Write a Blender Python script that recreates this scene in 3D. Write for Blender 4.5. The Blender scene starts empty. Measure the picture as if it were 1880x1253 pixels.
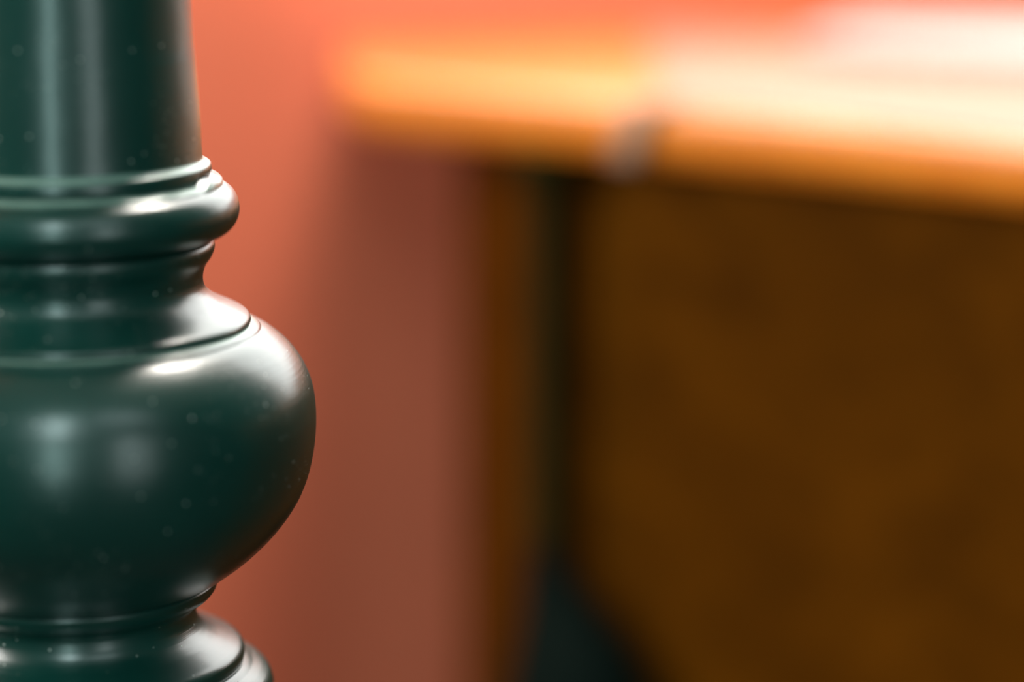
import bpy, bmesh, math, random
from mathutils import Vector
random.seed(4)
S = bpy.context.scene
COL = S.collection

# ------------------------------------------------------------------ camera
CAM_H = 0.918
PITCH = math.radians(11.3)
cam_d = bpy.data.cameras.new('camera')
cam = bpy.data.objects.new('camera', cam_d)
COL.objects.link(cam)
cam.location = (0, 0, CAM_H)
cam.rotation_euler = (math.radians(90) - PITCH, 0, 0)
cam_d.sensor_width = 36
cam_d.lens = 102.45
cam_d.clip_start = 0.02
cam_d.dof.use_dof = True
cam_d.dof.focus_distance = 0.962
cam_d.dof.aperture_fstop = 1.9
S.camera = cam

# ------------------------------------------------------------------ view, world
S.view_settings.view_transform = 'Standard'
S.view_settings.look = 'None'
S.view_settings.exposure = 0.9
S.view_settings.gamma = 1.0
w = bpy.data.worlds.new('world')
S.world = w
w.use_nodes = True
w.node_tree.nodes['Background'].inputs[0].default_value = (0.75, 0.88, 1.0, 1)
w.node_tree.nodes['Background'].inputs[1].default_value = 0.5

# room frame: s runs along the coral wall, v comes out of it into the room
Q = Vector((0.3361, 1.9506, 0))
U = Vector((0.927, 0.375, 0)).normalized()
N = Vector((U.y, -U.x, 0))
def RP(s, v, z):
    return Q + U * s + N * v + Vector((0, 0, z))
S0, S1, V1, ZC = -2.45, 2.6, 3.1, 3.6

# daylight at the room's openings
def window_light(name, centre, normal, sx, sz, power, color):
    d = bpy.data.lights.new(name, 'AREA')
    d.shape = 'RECTANGLE'; d.size = sx; d.size_y = sz
    d.energy = power; d.color = color
    o = bpy.data.objects.new(name, d); COL.objects.link(o)
    o.location = centre
    o.rotation_euler = (-normal).to_track_quat('Z', 'Y').to_euler()
    return o
# openings: (a0, a1, z0, z1)
OP_REAR = (-0.87, 1.88, 0.89, 2.50)        # in the coral wall, above and right of the frame
OP_DOOR = (-1.85, -1.53, 0.04, 3.40)      # tall glazed door behind the camera
OP_LOW = (-0.54, 0.06, 0.06, 1.60)        # window behind the camera, lower light
OP_HIGH = (-0.74, 0.46, 2.25, 3.50)       # upper light of the same window
OP_LEFT = (0.10, 0.85, 0.85, 2.30)        # unseen opening added in the left-hand wall to brighten the table edge
def wl(op, kind, power, color):
    a0, a1, z0, z1 = op
    m = (a0 + a1) / 2; z = (z0 + z1) / 2
    if kind == 'rear':   c, n = RP(m, -0.10, z), N
    if kind == 'front':  c, n = RP(m, V1 + 0.10, z), -N
    if kind == 'right':  c, n = RP(S1 + 0.10, m, z), -U
    if kind == 'left':   c, n = RP(S0 - 0.10, m, z), U
    window_light('daylight', c, n, a1 - a0, z1 - z0, power, color)
wl(OP_REAR, 'rear', 28, (1.0, 0.97, 0.90))
wl((-1.85, -1.53, 0.04, 1.50), 'front', 7, (0.62, 0.98, 0.92))     # door glass, shaded outside
wl((-1.85, -1.53, 1.85, 3.40), 'front', 21, (0.74, 0.99, 0.97))    # sky through the transom
wl(OP_LOW, 'front', 3, (0.80, 1.0, 0.92))
wl(OP_HIGH, 'front', 4, (0.78, 1.0, 0.92))
wl(OP_LEFT, 'left', 29, (1.0, 0.97, 0.90))  # added fill for the table's front edge, no window known there

# ------------------------------------------------------------------ materials
def mat(name):
    m = bpy.data.materials.new(name); m.use_nodes = True
    nt = m.node_tree
    return m, nt, nt.nodes['Principled BSDF']
def node(nt, t, **kw):
    n = nt.nodes.new(t)
    for k, v in kw.items():
        n.inputs[k.replace('_', ' ')].default_value = v
    return n
def ramp(nt, fac, stops):
    r = nt.nodes.new('ShaderNodeValToRGB')
    el = r.color_ramp.elements
    while len(el) < len(stops): el.new(0.5)
    for e, (p, c) in zip(el, stops):
        e.position = p; e.color = (*c, 1)
    nt.links.new(fac, r.inputs[0])
    return r
def coords(nt, scale=(1, 1, 1), rot=(0, 0, 0)):
    tc = nt.nodes.new('ShaderNodeTexCoord')
    mp = nt.nodes.new('ShaderNodeMapping')
    mp.inputs['Scale'].default_value = scale
    mp.inputs['Rotation'].default_value = rot
    nt.links.new(tc.outputs['Object'], mp.inputs[0])
    return mp.outputs[0]

def plaster(name, c, rough=0.75):
    m, nt, b = mat(name)
    v = coords(nt)
    n1 = node(nt, 'ShaderNodeTexNoise', Scale=5.0, Detail=5.0)
    nt.links.new(v, n1.inputs['Vector'])
    r = ramp(nt, n1.outputs['Fac'], [(0.3, tuple(x * 0.96 for x in c)), (0.7, tuple(min(1, x * 1.04) for x in c))])
    nt.links.new(r.outputs[0], b.inputs['Base Color'])
    b.inputs['Roughness'].default_value = rough
    n2 = node(nt, 'ShaderNodeTexNoise', Scale=180.0, Detail=3.0)
    nt.links.new(v, n2.inputs['Vector'])
    bp = node(nt, 'ShaderNodeBump', Strength=0.15, Distance=0.001)
    nt.links.new(n2.outputs['Fac'], bp.inputs['Height'])
    nt.links.new(bp.outputs[0], b.inputs['Normal'])
    return m

def wood(name, dark, mid, light, rough, rotz=0.0, scale=1.0, coat=0.0):
    m, nt, b = mat(name)
    v = coords(nt, (3 * scale, 40 * scale, 40 * scale), (0, 0, rotz))
    n1 = node(nt, 'ShaderNodeTexNoise', Scale=1.0, Detail=6.0, Roughness=0.6, Distortion=0.6)
    nt.links.new(v, n1.inputs['Vector'])
    r = ramp(nt, n1.outputs['Fac'], [(0.25, dark), (0.5, mid), (0.75, light)])
    nt.links.new(r.outputs[0], b.inputs['Base Color'])
    b.inputs['Roughness'].default_value = rough
    b.inputs['Coat Weight'].default_value = coat
    b.inputs['Coat Roughness'].default_value = 0.28
    bp = node(nt, 'ShaderNodeBump', Strength=0.2, Distance=0.0006)
    nt.links.new(n1.outputs['Fac'], bp.inputs['Height'])
    nt.links.new(bp.outputs[0], b.inputs['Normal'])
    return m

def green_paint(name, base=(0.0002, 0.032, 0.025)):
    m, nt, b = mat(name)
    v = coords(nt)
    n1 = node(nt, 'ShaderNodeTexNoise', Scale=14.0, Detail=3.0)
    nt.links.new(v, n1.inputs['Vector'])
    r = ramp(nt, n1.outputs['Fac'], [(0.3, tuple(x * 0.85 for x in base)), (0.7, tuple(x * 1.15 for x in base))])
    # pale dust nibs caught in the varnish
    vo = node(nt, 'ShaderNodeTexVoronoi', Scale=330.0, Randomness=1.0)
    nt.links.new(v, vo.inputs['Vector'])
    dot = ramp(nt, vo.outputs['Distance'], [(0.07, (1, 1, 1)), (0.12, (0, 0, 0))])
    sel = node(nt, 'ShaderNodeTexWhiteNoise')
    nt.links.new(vo.outputs['Position'], sel.inputs['Vector'])
    gt = nt.nodes.new('ShaderNodeMath'); gt.operation = 'GREATER_THAN'; gt.inputs[1].default_value = 0.80
    nt.links.new(sel.outputs['Value'], gt.inputs[0])
    mul = nt.nodes.new('ShaderNodeMath'); mul.operation = 'MULTIPLY'
    nt.links.new(dot.outputs[0], mul.inputs[0]); nt.links.new(gt.outputs[0], mul.inputs[1])
    vf = node(nt, 'ShaderNodeTexVoronoi', Scale=1100.0, Randomness=1.0)
    nt.links.new(v, vf.inputs['Vector'])
    dotf = ramp(nt, vf.outputs['Distance'], [(0.12, (1, 1, 1)), (0.2, (0, 0, 0))])
    self_ = node(nt, 'ShaderNodeTexWhiteNoise')
    nt.links.new(vf.outputs['Position'], self_.inputs['Vector'])
    patch = node(nt, 'ShaderNodeTexNoise', Scale=60.0, Detail=2.0)
    nt.links.new(v, patch.inputs['Vector'])
    pm = nt.nodes.new('ShaderNodeMath'); pm.operation = 'MULTIPLY'
    nt.links.new(self_.outputs['Value'], pm.inputs[0]); nt.links.new(patch.outputs['Fac'], pm.inputs[1])
    gf = nt.nodes.new('ShaderNodeMath'); gf.operation = 'GREATER_THAN'; gf.inputs[1].default_value = 0.53
    nt.links.new(pm.outputs[0], gf.inputs[0])
    mulf = nt.nodes.new('ShaderNodeMath'); mulf.operation = 'MULTIPLY'
    nt.links.new(dotf.outputs[0], mulf.inputs[0]); nt.links.new(gf.outputs[0], mulf.inputs[1])
    mul0 = mul
    mul = nt.nodes.new('ShaderNodeMath'); mul.operation = 'MAXIMUM'
    nt.links.new(mul0.outputs[0], mul.inputs[0]); nt.links.new(mulf.outputs[0], mul.inputs[1])
    mx = nt.nodes.new('ShaderNodeMixRGB')
    mx.inputs[2].default_value = (0.65, 0.72, 0.66, 1)
    nt.links.new(mul.outputs[0], mx.inputs[0]); nt.links.new(r.outputs[0], mx.inputs[1])
    # thin wavering pale line in the base colour along the turned ledges
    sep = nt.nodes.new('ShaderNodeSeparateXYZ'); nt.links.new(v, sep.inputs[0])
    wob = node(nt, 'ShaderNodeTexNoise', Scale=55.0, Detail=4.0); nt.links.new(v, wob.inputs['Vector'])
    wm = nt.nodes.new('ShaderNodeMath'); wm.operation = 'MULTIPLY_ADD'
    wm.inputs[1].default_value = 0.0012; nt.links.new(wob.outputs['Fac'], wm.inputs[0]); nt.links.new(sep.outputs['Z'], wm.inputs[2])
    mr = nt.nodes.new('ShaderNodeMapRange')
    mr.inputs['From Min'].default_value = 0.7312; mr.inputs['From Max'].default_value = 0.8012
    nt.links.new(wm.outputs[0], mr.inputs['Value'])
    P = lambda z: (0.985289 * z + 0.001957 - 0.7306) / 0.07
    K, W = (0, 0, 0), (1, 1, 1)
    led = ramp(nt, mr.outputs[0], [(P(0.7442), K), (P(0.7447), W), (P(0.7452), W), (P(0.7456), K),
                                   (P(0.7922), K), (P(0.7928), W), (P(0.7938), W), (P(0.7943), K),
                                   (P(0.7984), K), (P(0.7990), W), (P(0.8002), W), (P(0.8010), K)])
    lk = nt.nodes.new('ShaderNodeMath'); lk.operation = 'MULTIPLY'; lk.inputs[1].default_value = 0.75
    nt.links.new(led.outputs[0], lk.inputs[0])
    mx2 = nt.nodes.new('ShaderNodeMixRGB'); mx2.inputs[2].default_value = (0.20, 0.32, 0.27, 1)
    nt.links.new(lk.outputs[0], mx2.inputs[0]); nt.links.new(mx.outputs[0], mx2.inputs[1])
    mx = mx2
    nt.links.new(mx.outputs[0], b.inputs['Base Color'])
    b.inputs['Roughness'].default_value = 0.33
    b.inputs['IOR'].default_value = 1.5
    b.inputs['Specular IOR Level'].default_value = 0.25
    b.inputs['Coat Weight'].default_value = 0.9
    b.inputs['Coat IOR'].default_value = 1.6
    b.inputs['Coat Roughness'].default_value = 0.27
    # fine turning marks round the form, plus nibs
    v2 = coords(nt, (25, 25, 1400))
    n2 = node(nt, 'ShaderNodeTexNoise', Scale=1.0, Detail=3.0)
    nt.links.new(v2, n2.inputs['Vector'])
    n3 = node(nt, 'ShaderNodeTexNoise', Scale=45.0, Detail=2.0)
    nt.links.new(v, n3.inputs['Vector'])
    bp = node(nt, 'ShaderNodeBump', Strength=0.22, Distance=0.0004)
    nt.links.new(n2.outputs['Fac'], bp.inputs['Height'])
    bp2 = node(nt, 'ShaderNodeBump', Strength=0.6, Distance=0.0004)
    nt.links.new(mul.outputs[0], bp2.inputs['Height']); nt.links.new(bp.outputs[0], bp2.inputs['Normal'])
    bp3 = node(nt, 'ShaderNodeBump', Strength=0.12, Distance=0.002)
    nt.links.new(n3.outputs['Fac'], bp3.inputs['Height']); nt.links.new(bp2.outputs[0], bp3.inputs['Normal'])
    nt.links.new(bp3.outputs[0], b.inputs['Normal'])
    nt.links.new(bp3.outputs[0], b.inputs['Coat Normal'])
    return m

def simple(name, c, rough=0.5, metallic=0.0):
    m, nt, b = mat(name)
    v = coords(nt)
    n1 = node(nt, 'ShaderNodeTexNoise', Scale=30.0, Detail=4.0)
    nt.links.new(v, n1.inputs['Vector'])
    r = ramp(nt, n1.outputs['Fac'], [(0.3, tuple(x * 0.94 for x in c)), (0.7, tuple(min(1, x * 1.05) for x in c))])
    nt.links.new(r.outputs[0], b.inputs['Base Color'])
    b.inputs['Roughness'].default_value = rough
    b.inputs['Metallic'].default_value = metallic
    return m

M_coral = plaster('coral_plaster', (0.74, 0.166, 0.084))
M_ceiling = plaster('ceiling_paint', (0.30, 0.36, 0.33))
M_side = plaster('side_wall_plaster', (0.05, 0.10, 0.09))
M_floor = wood('floor_boards', (0.006, 0.004, 0.003), (0.010, 0.007, 0.005), (0.015, 0.010, 0.007), 0.8)
AX_FRONT = math.atan2(1.2692 - 1.5662, 0.224 + 0.090)
M_top = wood('honey_wood', (0.66, 0.175, 0.008), (0.80, 0.225, 0.012), (0.88, 0.28, 0.02), 0.34, -AX_FRONT, 1.0, 1.0)
M_top.node_tree.nodes['Principled BSDF'].inputs['Coat IOR'].default_value = 1.7
M_body = wood('dark_brown_wood', (0.044, 0.0135, 0.0003), (0.070, 0.0215, 0.0003), (0.10, 0.031, 0.0007), 0.62, -AX_FRONT, 0.5)
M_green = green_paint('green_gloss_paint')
M_iron = simple('dark_green_iron', (0.020, 0.016, 0.004), 0.7)
M_knee = simple('blackish_green_iron', (0.002, 0.005, 0.004), 0.7)
for mm_ in (M_iron, M_knee, M_body): mm_.node_tree.nodes['Principled BSDF'].inputs['Specular IOR Level'].default_value = 0.02
M_cream = simple('cream_cloth', (0.31, 0.182, 0.115), 0.6)
M_white = simple('white_paper', (0.41, 0.40, 0.37), 0.55)
M_frame = simple('white_window_paint', (0.7, 0.7, 0.66), 0.4)

# ------------------------------------------------------------------ mesh helpers
def link(name, bm, m, parent=None, smooth=False, angle=None):
    bmesh.ops.recalc_face_normals(bm, faces=bm.faces)
    me = bpy.data.meshes.new(name); bm.to_mesh(me); bm.free()
    me.materials.append(m)
    if smooth:
        for p in me.polygons: p.use_smooth = True
    o = bpy.data.objects.new(name, me); COL.objects.link(o)
    if parent is not None: o.parent = parent
    if angle:
        for p in me.polygons: p.use_smooth = True
        me.set_sharp_from_angle(angle=math.radians(angle))
    return o
def structure(o):
    o['kind'] = 'structure'; return o
def thing(name, label, cat, loc):
    o = bpy.data.objects.new(name, None); COL.objects.link(o)
    o.empty_display_size = 0.05
    o.location = loc; o['label'] = label; o['category'] = cat
    return o
def prism(bm, pts, z0, z1):
    a = [bm.verts.new((p[0], p[1], z0)) for p in pts]
    b = [bm.verts.new((p[0], p[1], z1)) for p in pts]
    bm.faces.new(a); bm.faces.new(b)
    for i in range(len(pts)):
        j = (i + 1) % len(pts)
        bm.faces.new((a[i], a[j], b[j], b[i]))
def rbox(bm, s0, s1, v0, v1, z0, z1):
    pts = [RP(s, v, 0) for s, v in ((s0, v0), (s1, v0), (s1, v1), (s0, v1))]
    prism(bm, pts, z0, z1)
def smooth_path(pts, n=8):
    out = []
    for i in range(len(pts) - 1):
        p0 = Vector(pts[max(i - 1, 0)]); p1 = Vector(pts[i]); p2 = Vector(pts[i + 1]); p3 = Vector(pts[min(i + 2, len(pts) - 1)])
        for k in range(n):
            t = k / n
            out.append(0.5 * ((2 * p1) + (-p0 + p2) * t + (2 * p0 - 5 * p1 + 4 * p2 - p3) * t * t + (-p0 + 3 * p1 - 3 * p2 + p3) * t ** 3))
    out.append(Vector(pts[-1]))
    return out
def lathe(profile, seg=240, warp=None):
    """profile: (radius, z) from top to bottom, closed on the axis"""
    bm = bmesh.new(); rings = []
    for r, z in profile:
        ring = []; (rf, zf) = fit(r, z)
        for k in range(seg):
            a = 2 * math.pi * k / seg
            rr, zz = (r, z) if warp is None else warp(r, z, a)
            rr, zz = rr - r + rf, zz - z + zf
            ring.append(bm.verts.new((rr * math.cos(a), rr * math.sin(a), zz)))
        rings.append(ring)
    for i in range(len(rings) - 1):
        for k in range(seg):
            j = (k + 1) % seg
            bm.faces.new((rings[i][k], rings[i][j], rings[i + 1][j], rings[i + 1][k]))
    bm.faces.new(rings[0]); bm.faces.new(list(reversed(rings[-1])))
    return bm

# ------------------------------------------------------------------ room
T = 0.2
bm = bmesh.new(); rbox(bm, S0 - T, S1 + T, -T, V1 + T, -0.1, 0.0)
structure(link('floor', bm, M_floor))
bm = bmesh.new(); rbox(bm, S0 - T, S1 + T, -T, V1 + T, ZC, ZC + 0.1)
structure(link('ceiling', bm, M_ceiling))
def wall_with_openings(name, axis, a_lo, a_hi, fixed0, fixed1, ops, m):
    bm = bmesh.new()
    def bx(a0, a1, z0, z1):
        if a1 - a0 < 1e-4 or z1 - z0 < 1e-4: return
        if axis == 's': rbox(bm, a0, a1, fixed0, fixed1, z0, z1)
        else: rbox(bm, fixed0, fixed1, a0, a1, z0, z1)
    cuts = sorted({a_lo, a_hi} | {x for o in ops for x in o[:2]})
    for c0, c1 in zip(cuts, cuts[1:]):
        z = 0
        for o in sorted((o for o in ops if o[0] < (c0 + c1) / 2 < o[1]), key=lambda o: o[2]):
            bx(c0, c1, z, o[2]); z = o[3]
        bx(c0, c1, z, ZC)
    return structure(link(name, bm, m))
wall_with_openings('wall_back', 's', S0, S1, -T, 0, [OP_REAR], M_coral)
wall_with_openings('wall_front', 's', S0, S1, V1, V1 + T, [OP_DOOR, OP_LOW, OP_HIGH], M_side)
wall_with_openings('wall_right', 'v', -T, V1 + T, S1, S1 + T, [], M_side)
wall_with_openings('wall_left', 'v', -T, V1 + T, S0 - T, S0, [OP_LEFT], M_side)
# window frames round the openings
def frame(name, op, kind):
    a0, a1, z0, z1 = op
    f0, f1 = {'rear': (-0.08, -0.03), 'front': (V1 + 0.03, V1 + 0.08), 'right': (S1 + 0.03, S1 + 0.08), 'left': (S0 - 0.08, S0 - 0.03)}[kind]
    bm = bmesh.new(); t = 0.03
    def bx(b0, b1, y0, y1):
        if kind in ('right', 'left'): rbox(bm, f0, f1, b0, b1, y0, y1)
        else: rbox(bm, b0, b1, f0, f1, y0, y1)
    bx(a0, a0 + t, z0, z1); bx(a1 - t, a1, z0, z1)
    bx(a0 + t, a1 - t, z0, z0 + t); bx(a0 + t, a1 - t, z1 - t, z1)
    structure(link(name, bm, M_frame))
frame('window_1', OP_REAR, 'rear')
frame('door_1', OP_DOOR, 'front')
frame('window_2', OP_LOW, 'front')
frame('fill_opening', OP_LEFT, 'left')
frame('window_3', OP_HIGH, 'front')

# pendant lamp over the end of the table (hangs above the picture)
LS, LV, LZ = -0.43, 0.47, 1.61
lb = RP(LS, LV, ZC)
lamp = thing('pendant_lamp', 'cream trough pendant lamp hanging from the ceiling over the end of the table', 'lamp', lb)
def lbox(name, s0, s1, v0, v1, z0, z1):
    bm = bmesh.new(); rbox(bm, s0, s1, v0, v1, z0, z1)
    for v in bm.verts: v.co -= lb
    bmesh.ops.bevel(bm, geom=list(bm.edges), offset=0.001, segments=2, affect='EDGES')
    return link(name, bm, M_frame, lamp, angle=40)
lbox('ceiling_plate', LS - 0.06, LS + 0.06, LV - 0.03, LV + 0.03, ZC - 0.02, ZC)
for sx in (-0.10, 0.10):
    lbox('suspension_rod', LS + sx * 0.5 - 0.003, LS + sx * 0.5 + 0.003, LV - 0.003, LV + 0.003, LZ + 0.074, ZC - 0.02)
bm = bmesh.new(); prev = None
for k in range(13):
    a = math.pi * k / 12
    cur = []
    for sx, rr in ((-0.18, 0.075), (0.18, 0.075), (0.18, 0.072), (-0.18, 0.072)):
        cur.append(bm.verts.new(RP(LS + sx, LV + rr * math.cos(a), LZ + 0.002 + rr * math.sin(a)) - lb))
    if prev:
        for q in range(4): bm.faces.new((prev[q], prev[(q + 1) % 4], cur[(q + 1) % 4], cur[q]))
    else: bm.faces.new(cur)
    prev = cur
bm.faces.new(prev)
link('lamp_shade', bm, M_frame, lamp, angle=40)
d = bpy.data.lights.new('lamp_tube', 'AREA'); d.shape = 'RECTANGLE'; d.size = 0.32; d.size_y = 0.12
d.energy = 8.0; d.color = (1.0, 0.93, 0.84)
lo = bpy.data.objects.new('lamp_tube', d); COL.objects.link(lo)
lo.location = RP(LS, LV, LZ)
lo.rotation_euler = (0, 0, math.atan2(U.y, U.x))

# ------------------------------------------------------------------ green turned column
CX, CY = -0.1464, 0.9387
def fit(r, z):
    return r - 0.0035 * min(0.2, max(0.0, z - 0.65)) * (1 if r > 0.002 else 0), 0.985289 * z + 0.001957
col = thing('turned_column', 'glossy dark green turned column with bulbous moulding standing in the left foreground', 'column', (CX, CY, 0))
mm = lambda L: [(r / 1000, z / 1000) for r, z in L]
def prof(L, n=6):
    return [(p[0], p[1]) for p in smooth_path([(r, z, 0) for r, z in mm(L)], n)]
def sag(r, z, a):
    # thick paint bridging the seam under the shaft, on the side towards the table
    d = (a - math.radians(-19) + math.pi) % (2 * math.pi) - math.pi
    k = 1 / (1 + math.exp(-max(-50, min(50, d / 0.022)))) * (1 if d < 2 else 0)
    bump = math.exp(-((d - 0.10) / 0.07) ** 2)
    wob = 0.00012 * math.sin(a * 23)
    return r, z + 0.0014 * k + 0.0006 * bump + wob
shaft = [(0.001, 1.2601), (0.0385, 1.2601)] + prof([(38.6, 1259), (40.0, 1100), (42.0, 950), (44.0, 852.2), (44.9, 832.7), (45.8, 816.6), (46.2, 802.0), (46.6, 800.3), (47.3, 799.7), (48.5, 799.1), (49.0, 798.5), (49.15, 797.0), (49.15, 795.6)]) + prof([(49.1, 795.4), (48.9, 794.6), (48.4, 794.3)], 4) + [(0.001, 0.7943)]
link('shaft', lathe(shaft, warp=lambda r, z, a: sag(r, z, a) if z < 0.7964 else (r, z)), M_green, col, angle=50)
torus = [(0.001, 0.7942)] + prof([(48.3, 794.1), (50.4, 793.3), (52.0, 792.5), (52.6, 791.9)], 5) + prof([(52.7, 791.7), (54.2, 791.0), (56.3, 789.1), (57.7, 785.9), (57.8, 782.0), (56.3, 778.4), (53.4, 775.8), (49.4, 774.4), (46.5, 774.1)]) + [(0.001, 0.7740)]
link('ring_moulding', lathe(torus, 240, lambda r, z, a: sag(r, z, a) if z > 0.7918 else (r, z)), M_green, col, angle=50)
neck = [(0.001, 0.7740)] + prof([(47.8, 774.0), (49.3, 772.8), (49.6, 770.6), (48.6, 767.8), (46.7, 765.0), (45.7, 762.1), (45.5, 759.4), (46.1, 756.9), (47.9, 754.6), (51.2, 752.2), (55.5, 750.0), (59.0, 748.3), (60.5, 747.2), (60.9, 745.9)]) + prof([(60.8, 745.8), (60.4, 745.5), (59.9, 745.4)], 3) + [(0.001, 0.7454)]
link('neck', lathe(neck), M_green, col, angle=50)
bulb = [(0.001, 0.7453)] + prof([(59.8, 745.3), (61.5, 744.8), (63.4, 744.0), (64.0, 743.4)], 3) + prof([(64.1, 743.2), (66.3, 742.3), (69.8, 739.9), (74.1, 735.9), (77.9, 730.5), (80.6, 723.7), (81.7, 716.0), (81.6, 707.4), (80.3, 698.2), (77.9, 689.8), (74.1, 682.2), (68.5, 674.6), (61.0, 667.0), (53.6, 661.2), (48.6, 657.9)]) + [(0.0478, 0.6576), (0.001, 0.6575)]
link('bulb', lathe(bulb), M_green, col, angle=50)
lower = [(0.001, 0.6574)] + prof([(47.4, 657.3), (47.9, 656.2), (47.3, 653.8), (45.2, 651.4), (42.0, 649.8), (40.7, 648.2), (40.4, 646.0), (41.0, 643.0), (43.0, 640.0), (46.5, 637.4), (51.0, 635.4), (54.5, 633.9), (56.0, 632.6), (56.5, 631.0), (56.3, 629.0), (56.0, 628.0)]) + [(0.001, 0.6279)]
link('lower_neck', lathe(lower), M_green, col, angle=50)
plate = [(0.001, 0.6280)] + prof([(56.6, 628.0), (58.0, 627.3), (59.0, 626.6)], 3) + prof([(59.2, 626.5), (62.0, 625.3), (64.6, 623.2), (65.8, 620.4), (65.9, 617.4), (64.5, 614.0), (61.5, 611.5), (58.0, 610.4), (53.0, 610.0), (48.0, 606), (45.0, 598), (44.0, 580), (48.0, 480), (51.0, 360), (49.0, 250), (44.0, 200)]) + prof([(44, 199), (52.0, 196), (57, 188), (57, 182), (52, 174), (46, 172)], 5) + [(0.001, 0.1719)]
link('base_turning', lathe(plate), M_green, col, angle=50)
bm = bmesh.new()
prism(bm, [(-0.085, -0.085), (0.085, -0.085), (0.085, 0.085), (-0.085, 0.085)], 0.0, fit(0.05, 0.1719)[1])
bmesh.ops.bevel(bm, geom=list(bm.edges), offset=0.006, segments=3, affect='EDGES')
link('plinth', bm, M_green, col, angle=50)
cap = [(0.001, 1.345)] + prof([(8, 1344), (28, 1336), (44, 1318), (50, 1300), (46, 1280), (36, 1272), (36, 1268), (50, 1266), (54, 1263), (50, 1260.2)], 6) + [(0.001, 1.2602)]
link('finial', lathe(cap, 96), M_green, col, angle=50)

# ------------------------------------------------------------------ table
A = Vector((-0.090, 1.5662)); B = Vector((0.224, 1.2692))
dirF = (B - A).normalized()                     # along the front edge, towards the camera
nF = Vector((dirF.y, -dirF.x))                  # out of the front face
R0 = Vector((-0.1013, 1.7608)); R1 = Vector((0.3406, 1.9395))
dirR = (R1 - R0).normalized()
A_end = A + dirF * 0.95
R_end = R0 + dirR * 1.02
def rounded(poly, radii, n=8):
    out = []
    for i, p in enumerate(poly):
        r = radii[i]
        a = (poly[i - 1] - p).normalized(); b = (poly[(i + 1) % len(poly)] - p).normalized()
        if r == 0: out.append(p.copy()); continue
        p0 = p + a * r; p2 = p + b * r
        for k in range(n + 1):
            t = k / n
            out.append(p0 * (1 - t) ** 2 + p * 2 * t * (1 - t) + p2 * t * t)
    return out
def inset(pts, d):
    out = []; n = len(pts)
    area = sum(pts[i].x * pts[(i + 1) % n].y - pts[(i + 1) % n].x * pts[i].y for i in range(n))
    sg = 1 if area > 0 else -1
    for i in range(n):
        e0 = (pts[i] - pts[i - 1]).normalized(); e1 = (pts[(i + 1) % n] - pts[i]).normalized()
        t = (e0 + e1).normalized()
        nn = Vector((-t.y, t.x)) * sg
        c = max(0.4, nn.dot(Vector((-e0.y, e0.x)) * sg))
        out.append(pts[i] + nn * (d / c))
    return out
Mid = Vector((0.1411, 1.3669))
outline = rounded([A, Mid, A_end, R_end, R0], [0.03, 0.06, 0.05, 0.05, 0.02])
tb = thing('wooden_table', 'blurred honey-brown wooden table with dark panelled body against the coral wall', 'table', (0.02, 1.46, 0))
TB = Vector((0.02, 1.46))
def loc2(p): return (p[0] - TB.x, p[1] - TB.y)
bm = bmesh.new(); rings = []
for d, z in ((0.0035, 0.750), (0.0014, 0.7496), (0.0003, 0.7486), (0.0, 0.747), (0.0, 0.731), (0.0025, 0.727), (0.006, 0.725), (0.007, 0.7225), (0.012, 0.720)):
    rings.append([bm.verts.new((*loc2(p), z)) for p in inset(outline, d)])
n = len(outline)
for i in range(len(rings) - 1):
    for k in range(n):
        j = (k + 1) % n
        bm.faces.new((rings[i][k], rings[i][j], rings[i + 1][j], rings[i + 1][k]))
bm.faces.new(rings[0]); bm.faces.new(rings[-1])
link('tabletop', bm, M_top, tb, angle=40)
# body panels
Pc = Vector((0.0145, 1.5199))                     # front left corner of the body
Pb = Vector((-0.0296, 1.6897))                    # rear left corner
Pf = Pc + dirF * 0.76
Pe = Pb + dirR * 0.86
th = 0.016
def panel(name, p, q, side, z0, z1, m, extra=None):
    d = (q - p).normalized(); nn = Vector((-d.y, d.x)) * side * th
    bm = bmesh.new(); prism(bm, [loc2(p), loc2(q), loc2(q + nn), loc2(p + nn)], z0, z1)
    if extra: extra(bm, p, q, d, nn)
    bmesh.ops.bevel(bm, geom=list(bm.edges), offset=0.0015, segments=2, affect='EDGES')
    return link(name, bm, m, tb, angle=40)
panel('side_panel', Pb, Pc - (Pc - Pb).normalized() * 0.02, 1, 0, 0.7199, M_body)
panel('front_panel', Pc + dirF * 0.02, Pf, 1, 0, 0.7199, M_body)
panel('back_panel', Pe, Pb + dirR * 0.02, 1, 0, 0.7199, M_body)
panel('side_panel', Pf + (Pe - Pf).normalized() * 0.02, Pe - (Pe - Pf).normalized() * 0.02, 1, 0, 0.7199, M_body)
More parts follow.
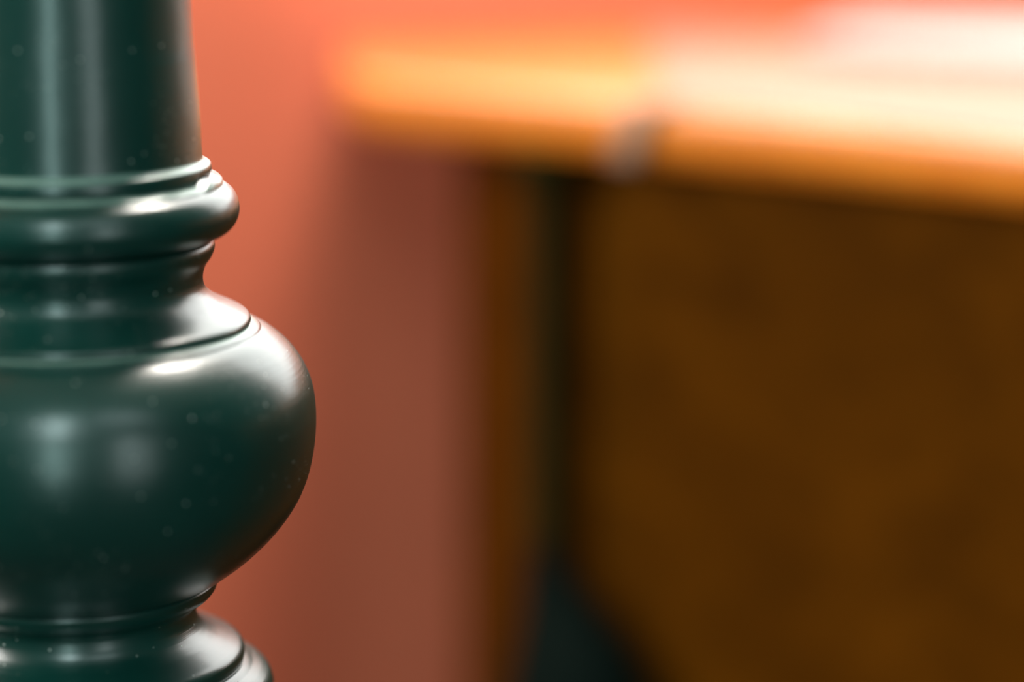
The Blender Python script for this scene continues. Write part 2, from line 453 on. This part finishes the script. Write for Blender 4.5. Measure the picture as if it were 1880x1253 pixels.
# dark iron leg at the corner, swelling into a knee low down
def tube(path, radii, seg=20):
    bm = bmesh.new(); rings = []
    for i, p in enumerate(path):
        t = (path[min(i + 1, len(path) - 1)] - path[max(i - 1, 0)]).normalized()
        x = t.cross(Vector((0.3, 0.9, 0.1))).normalized(); y = t.cross(x)
        rings.append([bm.verts.new(p + (x * math.cos(2 * math.pi * k / seg) + y * math.sin(2 * math.pi * k / seg)) * radii[i]) for k in range(seg)])
    for i in range(len(rings) - 1):
        for k in range(seg):
            j = (k + 1) % seg
            bm.faces.new((rings[i][k], rings[i][j], rings[i + 1][j], rings[i + 1][k]))
    bm.faces.new(rings[0]); bm.faces.new(rings[-1])
    return bm
lp = Vector((0.0170, 1.4888))
def leg_nodes():
    L = [(0, 0.7198, 0.020), (0, 0.712, 0.017), (0, 0.700, 0.010), (0, 0.690, 0.0085), (0, 0.64, 0.0085), (0, 0.58, 0.009), (0.000, 0.535, 0.010), (0.006, 0.508, 0.014), (0.022, 0.485, 0.026), (0.036, 0.455, 0.040), (0.040, 0.415, 0.043), (0.034, 0.36, 0.030), (0.024, 0.28, 0.018), (0.020, 0.18, 0.013), (0.020, 0.08, 0.013), (0.024, 0.03, 0.020), (0.028, 0.0, 0.024)]
    path = [(o, z - (0.017 if 0.1 < z < 0.56 else 0), r) for o, z, r in L]
    return smooth_path(path, 5)
nodes = leg_nodes()
path = [Vector((lp.x + dirF.x * q[0] + nF.x * q[0] * 0.4 - TB.x, lp.y + dirF.y * q[0] + nF.y * q[0] * 0.4 - TB.y, q[1])) for q in nodes]
ks = next(i for i, q in enumerate(nodes) if q[1] < 0.515)
rad = [q[2] for q in nodes]
link('leg', tube(path[:ks + 1], rad[:ks + 1]), M_iron, tb, smooth=True)
knee = link('leg_knee', tube(path[ks:], rad[ks:]), M_knee, tb, smooth=True)
knee['label'] = 'near-black swelling at the lower end of the slim corner leg'

# ------------------------------------------------------------------ cloth and papers on the table
zt = 0.7502
bm = bmesh.new()
def sheet(bm, pts3, th):
    top = [bm.verts.new(p + Vector((0, 0, th))) for p in pts3]
    bot = [bm.verts.new(p) for p in pts3]
    return top, bot
# grid in (along front edge, away from edge); the near left corner folds over the edge
O = A + dirF * 0.199
def cl(a, b, z): 
    p = O + dirF * a - nF * b
    return Vector((p.x, p.y, z))
def edge_in(a):
    return 0.0139 * min((a + 0.199) / 0.305, max(0.0, (0.751 - a) / 0.645))
nu, nv, th2 = 44, 26, 0.0012
def cloth_point(u, v):
    a = 0.012 + u * 0.60 - 0.252 * v * (1 - u)
    b = edge_in(0.012 + u * 0.60) * (1 - v) + 0.0060 + 0.004 * math.sin(u * 9) * u + v * (0.287 + 0.20 * u)
    return cl(a, b, zt + 0.0006 * (1 + math.sin(u * 31 + v * 7)) * 0.5 + 0.0008 * math.exp(-((1 - v) / 0.10) ** 2))
T_, B_ = {}, {}
for i in range(nu + 1):
    for j in range(nv + 1):
        p = cloth_point(i / nu, j / nv)
        T_[i, j] = bm.verts.new(p + Vector((0, 0, th2))); B_[i, j] = bm.verts.new(p)
for i in range(nu):
    for j in range(nv):
        bm.faces.new((T_[i, j], T_[i + 1, j], T_[i + 1, j + 1], T_[i, j + 1]))
        bm.faces.new((B_[i, j], B_[i, j + 1], B_[i + 1, j + 1], B_[i + 1, j]))
def rim(a, b): bm.faces.new((T_[a], T_[b], B_[b], B_[a]))
for i in range(nu): rim((i, 0), (i + 1, 0)); rim((i, nv), (i + 1, nv))
for j in range(nv): rim((0, j), (0, j + 1)); rim((nu, j), (nu, j + 1))
# folded corner tongue
prev = None
tong = [(0.010, 0.006, 0.0012), (0.004, 0.001, 0.0014), (-0.002, -0.0018, 0.0002), (-0.006, -0.0030, -0.004), (-0.009, -0.0030, -0.012), (-0.012, -0.0031, -0.022), (-0.014, -0.0032, -0.029)]
for a, b, dz in tong:
    w_ = 0.019; b = b + edge_in(a)
    q = [cl(a, b, zt + dz), cl(a + w_, b, zt + dz), cl(a + w_, b + 0.0010 * (1 if dz < 0 else 0), zt + dz + (0.001 if dz >= 0 else 0)), cl(a, b + 0.0010 * (1 if dz < 0 else 0), zt + dz + (0.001 if dz >= 0 else 0))]
    cur = [bm.verts.new(x) for x in q]
    if prev:
        for k in range(4): bm.faces.new((prev[k], prev[(k + 1) % 4], cur[(k + 1) % 4], cur[k]))
    else: bm.faces.new(cur)
    prev = cur
bm.faces.new(prev)
cloth = link('table_cloth', bm, M_cream, smooth=True)
cloth['label'] = 'pale cream cloth spread on the right of the wooden tabletop, corner folded over its edge'
cloth['category'] = 'cloth'

bk = thing('booklet', 'white stack of papers lying on the cream cloth at the back of the table', 'papers', (0.30, 1.60, 0.7522))
def stack(pts, z0, z1):
    bm = bmesh.new(); prism(bm, [(p[0] - 0.30, p[1] - 1.60) for p in pts], z0 - 0.7522 + 0.0015, z1 - 0.7522 + 0.0015)
    bmesh.ops.bevel(bm, geom=list(bm.edges), offset=0.0006, segments=2, affect='EDGES')
    return bm
pp = [Vector((0.160, 1.661)), Vector((0.343, 1.507)), Vector((0.62, 1.56)), Vector((0.60, 1.765)), Vector((0.217, 1.784))]
link('pages', stack(inset(pp, 0.002), 0.7530, 0.7592), M_white, bk, angle=40)
link('cover', stack(pp, 0.7593, 0.7603), M_white, bk, angle=40)
link('back_cover', stack(pp, 0.7521, 0.7529), M_white, bk, angle=40)
